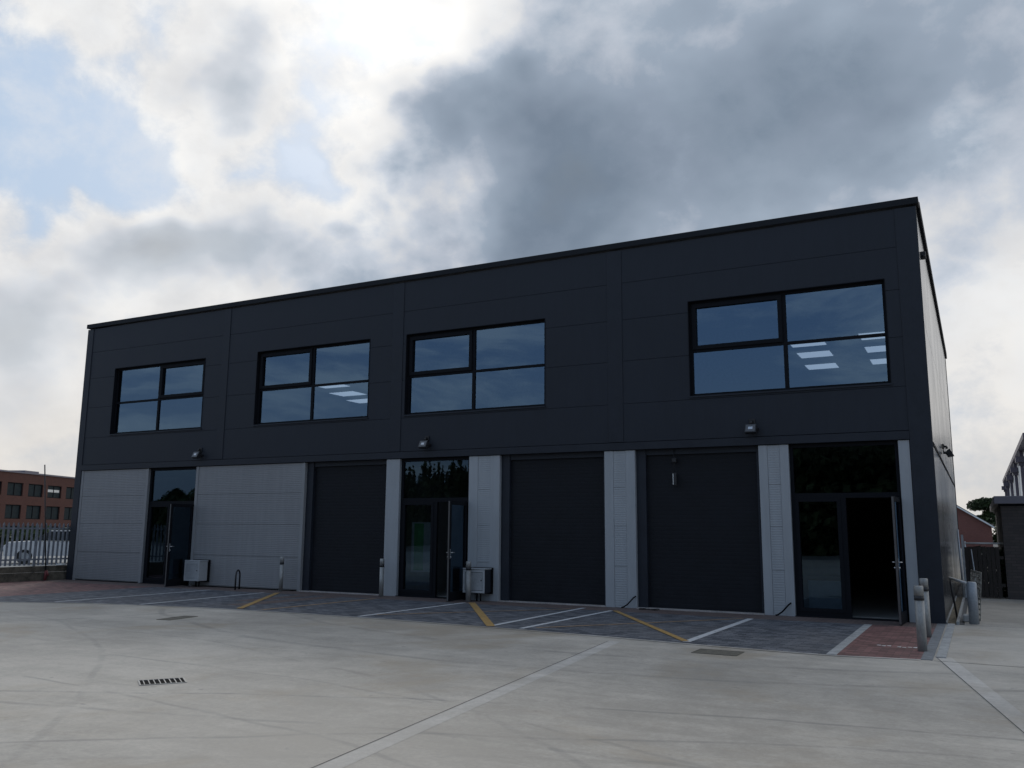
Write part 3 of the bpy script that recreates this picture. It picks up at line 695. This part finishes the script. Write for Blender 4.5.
# tall trees across the road behind the camera, seen as dark reflections in the entrance glass
spec = [(-108, -60, 6.4, 7), (-98, -58, 6.8, 6), (-89, -60, 6.3, 6), (-81, -58, 6.9, 6), (-73, -60, 6.2, 5), (-65, -59, 6.6, 5), (-58, -58, 5.8, 3.0), *[(-56.5+i*.62, -57-(i%3), 6.7+.5*math.sin(i*2.1)+.4*math.sin(i*5.3)+i*.06, .85) for i in range(25)], (-40.5, -58, 8.8, 3.0),
        (-38, -57, 9.6, 4), (-32, -58, 10.2, 4), (-26, -57, 11, 4.5), (-20, -56, 11.6, 4.5), (-14, -57, 12, 4.5), (-9, -55, 12.2, 4), (-4, -57, 11.8, 4), (1, -55, 12.2, 4.5), (7, -57, 12, 5), (14, -58, 12, 5.5)]
wd = MB(); rnd = random.Random(21)
for x, y, h, r in spec:
    wd.tube([(x, y, 0), (x, y, h*.6)], .3, 7)
    for i in range(5200 if r > 2 else 900):
        z = h*(1-rnd.random()**1.25) if rnd.random() < .35 else h*.8*rnd.random(); prof = r*(1.05 if z < h*.5 else 1.05*(1-((z/h-.5)/.52)**1.5)) * (1+.22*math.sin(z*2.3+x)+.15*math.sin(z*5.1+2*x))
        a = rnd.uniform(0, 6.28); q = max(.12, prof)*rnd.random()**.6
        p = Vector((x+q*math.cos(a), y+q*math.sin(a)*.6, z+rnd.uniform(-.3, .3) + (rnd.random()**3*1.0 if r < 2 else 0)))
        u = Vector((rnd.gauss(0,1), rnd.gauss(0,1), rnd.gauss(0,1))).normalized(); w = u.orthogonal(); v_ = u.cross(w); s_ = rnd.uniform(.08, .28)*(1.7 if z < h*.75 else 1)
        wd.quad(p-w*s_, p+v_*s_*.6, p+w*s_, p-v_*s_*.6)
tag(wd.build('woodland', M['leaf'], recalc=False), 'belt of dark trees behind the viewer, mirrored in the entrance glass', 'woodland', kind='stuff')

# ------------------------------------------------------------------ left-hand side: palisade fence, gravel boards, office block, car
pf = empty('palisade_fence', (-25.08, 0, 0), label='galvanised palisade fence on mossy boards left of the building', cat='fence')
y = .48
pm = MB()
while y > -9.5:
    z0, z1, w = .47, 1.76, .034
    pm.prism([(y-w, z0), (y+w, z0), (y+w, z1-.07), (y+w*.5, z1-.03), (y, z1), (y-w*.5, z1-.03), (y-w, z1-.07)], 'x', -.008, .004); y -= .150
pm.build('pales', M['pales'], pf)
MB().box(-.05, -.010, -9.5, .55, 1.56, 1.61).box(-.05, -.010, -9.5, .55, .62, .67).build('rail', M['pales'], pf)
for yy in (-.95, -3.7, -6.4): MB().box(-.12, -.055, yy-.03, yy+.03, 0, 1.70).build('fence_post', M['pales'], pf)
MB().box(-.05, .02, -9.5, .6, .0, .25).box(-.05, .012, -9.5, .6, .256, .44).build('gravel_board', M['moss'], pf)
tall = MB().tube([(-25.0, -.62, 0), (-25.0, -1.02, 3.55)], .018, 8).build('thin_mast', M['blackplastic']); tag(tall, 'thin dark mast rising above the palisade fence', 'mast')
rs = MB().tube([(-24.93, -.70, 0), (-24.90, -.70, .30)], .045, 10).tube([(-24.90, -.70, .30), (-24.80, -.70, .16)], .03, 8).build('standpipe', M['redmark']); tag(rs, 'short dull red standpipe at the foot of the fence', 'standpipe')
op = MB().tube([(-25.02, -.30, .47), (-24.97, -.02, .47)], .03, 8).build('overflow_pipe', M['white']); tag(op, 'small pale pipe end at the left building corner', 'pipe')

# brick office block
D = Vector((-95.0+90.0, 50.8-38.5, 0)); ang = math.atan2(D.y, D.x)
ob = empty('office_block', (-90.0, 38.5, 0), ang, label='long red brick office block with rows of dark windows beyond the fence', cat='office block')
HB = 7.4; x0b, x1b = -22, 34
rows = [(.3, 1.75), (2.5, 4.0), (4.95, 6.35)]; pitch = 3.45; ww = 2.55; off = .55
holes = []
xx = x0b+1
cols = []
k = -6
while off + k*pitch + ww < x1b-.5:
    cols.append(off+k*pitch); k += 1
xs = sorted({x0b, x1b, *[c for c in cols], *[c+ww for c in cols]}); zs = sorted({0, HB, *[z for r_ in rows for z in r_]})
hl = [(c, c+ww, a, b) for c in cols for a, b in rows]
# local frame: x along the face, +y away from the camera side
grid_wall(xs, zs, hl, set(), set(), 0, .35, 0).build('wall', M['redbrick'], ob)
MB().box(x0b, x1b, .36, 12, 0, HB-.05).build('inner_block', M['black'], ob)
MB().box(x0b-.1, x1b+.1, -.12, 12.1, HB+.001, HB+.16).build('roof', M['fascia'], ob)
MB().box(6, 8.5, 2, 5, HB+.16, HB+.55).build('roof_plant', M['fascia'], ob)
for ci, c in enumerate(cols):
    if c < -9 or c > 20: continue
    for ri, (a, b) in enumerate(rows):
        wf = MB().box(c, c+ww, .12, .16, a, a+.08).box(c, c+ww, .12, .16, b-.08, b).box(c, c+.08, .12, .16, a+.08, b-.08).box(c+ww-.08, c+ww, .12, .16, a+.08, b-.08).box(c+ww/2-.04, c+ww/2+.04, .12, .16, a+.08, b-.08).build('window', M['black'], ob)
        MB().box(c+.08, c+ww-.08, .17, .19, a+.08, b-.08).build('pane', M['winglass'], wf)
        if (ri, ci) in ((2, 8),): MB().box(c+.2, c+ww-.2, .163, .167, b-.75, b-.45).build('blind', M['white'], wf)

# white parked estate car
car = empty('parked_car', (-37.0, 8.2, 0), math.atan2(.83, .56), label='white estate car parked behind the palisade fence', cat='car')
body = [(-2.2, .35), (-2.25, .75), (-2.1, .95), (-1.0, 1.02), (2.1, 1.02), (2.28, .80), (2.25, .35)]
cb = MB().prism(body, 'y', -.88, .88)
cb.build('body', M['carpaint'], car)
cab = [(-1.15, 1.025), (-.45, 1.44), (1.7, 1.46), (2.12, 1.025)]
MB().prism(cab, 'y', -.76, .76).build('cabin_glass', M['carglass'], car)
MB().prism([(-.48, 1.445), (-.40, 1.49), (1.65, 1.51), (1.74, 1.465)], 'y', -.78, .78).build('roof', M['carpaint'], car)
for s in (-1, 1):
    MB().box(-1.0, 2.0, s*.885-.005, s*.885+.005, .99, 1.03).build('window_trim', M['chrome'], car)
    for xp in (.35, 1.35): MB().prism([(xp, 1.03), (xp+.06, 1.03), (xp+.05, 1.46), (xp-.0, 1.46)], 'y', s*.775-.008, s*.775+.008).build('pillar', M['carpaint'], car)
    for xw in (-1.4, 1.4):
        wl = MB().tube([(xw, s*.70, .32), (xw, s*.895, .32)], .32, 24).build('wheel', M['tyre'], car)
        MB().tube([(xw, s*.896, .32), (xw, s*.91, .32)], .20, 16).build('rim', M['galv'], wl)
for s in (-1, 1): MB().box(-2.24, -2.1, s*.6-.16, s*.6+.16, .68, .82, .02).build('headlight', M['white'], car)
each('tail_light', M['redmark'], car, [(2.2, 2.3, -.8, -.6, .7, .95, .02), (2.2, 2.3, .6, .8, .7, .95, .02)])

# dark hedge between the car park and the office block
hd = MB(); rnd = random.Random(4)
for i in range(7000):
    u_ = rnd.uniform(-14, 24); P0 = Vector((-62.0, 26.0, 0)) + D.normalized()*u_
    p = P0 + Vector((rnd.uniform(-.8, .8), rnd.uniform(-.8, .8), rnd.uniform(0, 1.35 + .25*math.sin(u_*1.3))))
    u = Vector((rnd.gauss(0,1), rnd.gauss(0,1), rnd.gauss(0,1))).normalized(); w = u.orthogonal(); v_ = u.cross(w); s_ = rnd.uniform(.1, .26)
    hd.quad(p-w*s_, p+v_*s_*.6, p+w*s_, p-v_*s_*.6)
hd.build('hedge', M['leaf'], recalc=False); tag(bpy.data.objects['hedge'], 'dark clipped hedge between the white car and the brick office block', 'hedge')

# ------------------------------------------------------------------ world: clouded sky, sun hidden behind the cloud bank
SUN_AZ, SUN_EL = -38.0, 32.0          # azimuth measured from +Y towards +X
w = bpy.data.worlds.new('World'); sc.world = w; w.use_nodes = True; nt = w.node_tree
bg = nt.nodes['Background']
sky = N(nt, 'ShaderNodeTexSky'); sky.sky_type = 'NISHITA'; sky.sun_disc = False; sky.sun_elevation = R(SUN_EL); sky.sun_rotation = R(SUN_AZ)
sky.air_density = 1.3; sky.dust_density = 2.0; sky.altitude = 50
tc = N(nt, 'ShaderNodeTexCoord'); V = tc.outputs['Generated']
sp_ = N(nt, 'ShaderNodeSeparateXYZ'); L(nt, V, sp_.inputs[0])
el = mth(nt, 'MULTIPLY', mth(nt, 'ARCSINE', sp_.outputs[2]), 180/math.pi)
az = mth(nt, 'MULTIPLY', mth(nt, 'ARCTAN2', sp_.outputs[0], sp_.outputs[1]), 180/math.pi)
# cloud detail noise on the direction, flattened towards the horizon
mp = N(nt, 'ShaderNodeMapping'); mp.inputs['Scale'].default_value = (1, 1, 1.25); L(nt, V, mp.inputs[0])
n_big = noise(nt, mp.outputs[0], 3.6, 4, .56, .2)
n_fine = noise(nt, mp.outputs[0], 9.0, 8, .63, .1)
wx = mth(nt, 'MULTIPLY', mth(nt, 'SUBTRACT', noise(nt, mp.outputs[0], 7, 3, .55), .5), 13.)
mp2 = N(nt, 'ShaderNodeMapping'); mp2.inputs['Location'].default_value = (5.2, 1.3, 2.1); L(nt, mp.outputs[0], mp2.inputs[0])
wy = mth(nt, 'MULTIPLY', mth(nt, 'SUBTRACT', noise(nt, mp2.outputs[0], 7, 3, .55), .5), 11.)
azw = mth(nt, 'ADD', az, wx); elw = mth(nt, 'ADD', el, wy)
def blob(a, e, sa, se, amp, A=None, E_=None):
    da = mth(nt, 'DIVIDE', mth(nt, 'SUBTRACT', A or azw, a), sa); de = mth(nt, 'DIVIDE', mth(nt, 'SUBTRACT', E_ or elw, e), se)
    r2 = mth(nt, 'ADD', mth(nt, 'MULTIPLY', da, da), mth(nt, 'MULTIPLY', de, de))
    return mth(nt, 'MULTIPLY', mth(nt, 'EXPONENT', mth(nt, 'MULTIPLY', r2, -1)), amp)
def billow(scale, seed_):
    mq = N(nt, 'ShaderNodeMapping'); mq.inputs['Location'].default_value = (seed_, seed_*.7, 0); L(nt, mp.outputs[0], mq.inputs[0])
    wob_ = N(nt, 'ShaderNodeTexNoise'); wob_.inputs['Scale'].default_value = scale*1.3; wob_.inputs['Detail'].default_value = 3; L(nt, mq.outputs[0], wob_.inputs['Vector'])
    vv = N(nt, 'ShaderNodeVectorMath'); vv.operation = 'MULTIPLY_ADD'; L(nt, wob_.outputs['Color'], vv.inputs[0]); vv.inputs[1].default_value = (.9/scale,)*3; L(nt, mq.outputs[0], vv.inputs[2])
    vo = N(nt, 'ShaderNodeTexVoronoi'); vo.feature = 'F1'; vo.inputs['Scale'].default_value = scale; L(nt, vv.outputs[0], vo.inputs['Vector']); return vo.outputs['Distance']
bil = mth(nt, 'ADD', mth(nt, 'MULTIPLY', billow(9, 1.3), .20), mth(nt, 'MULTIPLY', billow(20, 4.1), .10))
bil = mth(nt, 'MULTIPLY', mth(nt, 'SUBTRACT', .135, bil), sstep(nt, az, -22, -44, .25, 1.))
d = mth(nt, 'ADD', mth(nt, 'ADD', mth(nt, 'MULTIPLY', n_big, .34), mth(nt, 'MULTIPLY', n_fine, .44)), bil)
BL = [(-8, 25.5, 19, 9.5, .34), (-26, 22, 9, 10, .31), (-28, 15, 10, 6, .20), (-36, 25.3, 4.5, 2.4, .16), (10, 37, 16, 8, .2),
      (-52.5, 17.0, 5.0, 2.6, .36), (-46, 18.5, 6, 3.0, .10), (-58.5, 12.5, 4.0, 3.6, .22), (-50, 12, 9, 3., .10), (-43.5, 15, 5, 3, .12),
      (-45.5, 28.5, 3.5, 3.2, .17), (-52, 26.8, 5, 2.0, .15), (-47.5, 23.0, 3, 2, .12), (-58, 30.5, 6, 2., .12), (-59, 22.5, 7, 3.2, -.21), (-51, 22.4, 3.5, 1.6, -.12), (-38.5, 32.5, 5.5, 3.6, -.14), (-56.5, 7.5, 7, 2.2, .12), (-40, 22, 3, 1.5, -.08), (-55, 21.5, 3, 1.2, -.05),
      (3, 22, 4, 3, -.08), (1.5, 15.5, 6, 3.5, -.05), (-3, 12, 6, 3, .05)]
for b_ in BL: d = mth(nt, 'ADD', d, blob(*b_))
# colour by cloud density: open sky > bright rims > grey bellies
rp_ = N(nt, 'ShaderNodeValToRGB'); L(nt, d, rp_.inputs[0]); cr = rp_.color_ramp
def lin(c): return tuple(((x/255+.055)/1.055)**2.4 if x/255 > .04045 else x/255/12.92 for x in c) + (1,)
stops = [(.29, (190, 207, 229)), (.35, (226, 230, 236)), (.43, (239, 238, 237)), (.50, (228, 229, 231)), (.56, (198, 205, 216)), (.65, (157, 170, 186)), (.82, (122, 136, 153)), (1.0, (108, 118, 130))]
cr.elements[0].position = stops[0][0]; cr.elements[0].color = lin(stops[0][1]); cr.elements[1].position = stops[-1][0]; cr.elements[1].color = lin(stops[-1][1])
for p_, c_ in stops[1:-1]: e_ = cr.elements.new(p_); e_.color = lin(c_)
cloudc = mixc(nt, sstep(nt, az, -36, -52, 0, .42), rp_.outputs[0], lin((236, 236, 236))[:3])
# open sky: the Nishita blue, whitened by haze
SK = .10
skyb = mixc(nt, 1.0, sky.outputs[0], (SK, SK, SK), 'MULTIPLY')
opensky = mixc(nt, .90, skyb, lin((176, 199, 226))[:3])
opensky = mixc(nt, mth(nt, 'MULTIPLY', sstep(nt, n_fine, .40, .66), .55), opensky, lin((226, 229, 234))[:3])
cloudc = mixc(nt, 1.0, cloudc, mixc(nt, sstep(nt, n_fine, .30, .70), (.84, .85, .87), (1.10, 1.10, 1.09)), 'MULTIPLY')
col = mixc(nt, sstep(nt, d, .24, .41), opensky, cloudc)
# warm pale haze low down
hz = sstep(nt, elw, -2, 15, 1, 0)
col = mixc(nt, mth(nt, 'MULTIPLY', hz, .80), col, lin((219, 213, 205))[:3])
# glow of the veiled sun
glow = mth(nt, 'ADD', blob(-38.5, 33.5, 5.5, 4.2, .32), blob(-39, 32, 13, 8, .10, az, el))
thin = sstep(nt, d, .36, .72, 1, .10)
col2 = mixc(nt, 1.0, col, mixc(nt, mth(nt, 'MULTIPLY', glow, thin, clamp=False), (0, 0, 0), (1.0, .96, .88)), 'ADD')
# the part of the sky behind the viewer is clearer and bluer
back = sstep(nt, sp_.outputs[1], .25, -.35)
nb = noise(nt, mp.outputs[0], 2.4, 3, .55, .3)
mp3 = N(nt, 'ShaderNodeMapping'); mp3.inputs['Scale'].default_value = (1, 1, 4.5); mp3.inputs['Rotation'].default_value = (.12, .08, 0); L(nt, V, mp3.inputs[0])
nb2 = noise(nt, mp3.outputs[0], 3.4, 6, .66, .5)
nb = mth(nt, 'ADD', mth(nt, 'MULTIPLY', nb, .4), mth(nt, 'MULTIPLY', nb2, .6))
backc = mixc(nt, sstep(nt, nb, .45, .58), (.21, .33, .56), (.56, .66, .80))
backc = mixc(nt, sstep(nt, el, 0, 16, .35, 0), backc, (.50, .53, .56))
backc = mixc(nt, .25, backc, skyb)
fin = mixc(nt, back, col2, backc)
fin = mixc(nt, sstep(nt, el, -3, -.3, 1, 0), fin, (.16, .16, .155))
sc10 = mixc(nt, 1.0, fin, (10, 10, 10), 'MULTIPLY')
L(nt, sc10, bg.inputs['Color']); bg.inputs['Strength'].default_value = .10
w.cycles.sampling_method = 'MANUAL'; w.cycles.sample_map_resolution = 512

sd_ = bpy.data.lights.new('sun', 'SUN'); sd_.energy = .9; sd_.angle = R(14); sd_.color = (1, .95, .87)
so = bpy.data.objects.new('sun', sd_); C.objects.link(so)
dv = Vector((math.sin(R(SUN_AZ))*math.cos(R(SUN_EL)), math.cos(R(SUN_AZ))*math.cos(R(SUN_EL)), math.sin(R(SUN_EL))))
so.rotation_euler = dv.to_track_quat('Z', 'Y').to_euler(); so.location = dv*60 + Vector((0, 0, 5))

# ------------------------------------------------------------------ camera
cam = bpy.data.cameras.new('camera'); co = bpy.data.objects.new('camera', cam); C.objects.link(co)
yaw, pit, rol, fpx = R(-27.9049), R(9.5747), R(-.4624), 872.23
cam.sensor_width = 36; cam.lens = fpx/1024*36; cam.clip_end = 3000; cam.clip_start = .1
fw_ = Vector((math.cos(pit)*math.sin(yaw), math.cos(pit)*math.cos(yaw), math.sin(pit))); r0 = Vector((math.cos(yaw), -math.sin(yaw), 0)); d0 = fw_.cross(r0)
rr_ = math.cos(rol)*r0 + math.sin(rol)*d0; dd_ = -math.sin(rol)*r0 + math.cos(rol)*d0
mw = Matrix((( rr_.x, -dd_.x, -fw_.x, .6537), (rr_.y, -dd_.y, -fw_.y, -18.3281), (rr_.z, -dd_.z, -fw_.z, 1.62), (0, 0, 0, 1)))
co.matrix_world = mw; sc.camera = co

sc.render.engine = 'CYCLES'
sc.view_settings.view_transform = 'Standard'; sc.view_settings.look = 'None'; sc.view_settings.exposure = 0; sc.view_settings.gamma = 1
sc.cycles.max_bounces = 8; sc.cycles.transparent_max_bounces = 12
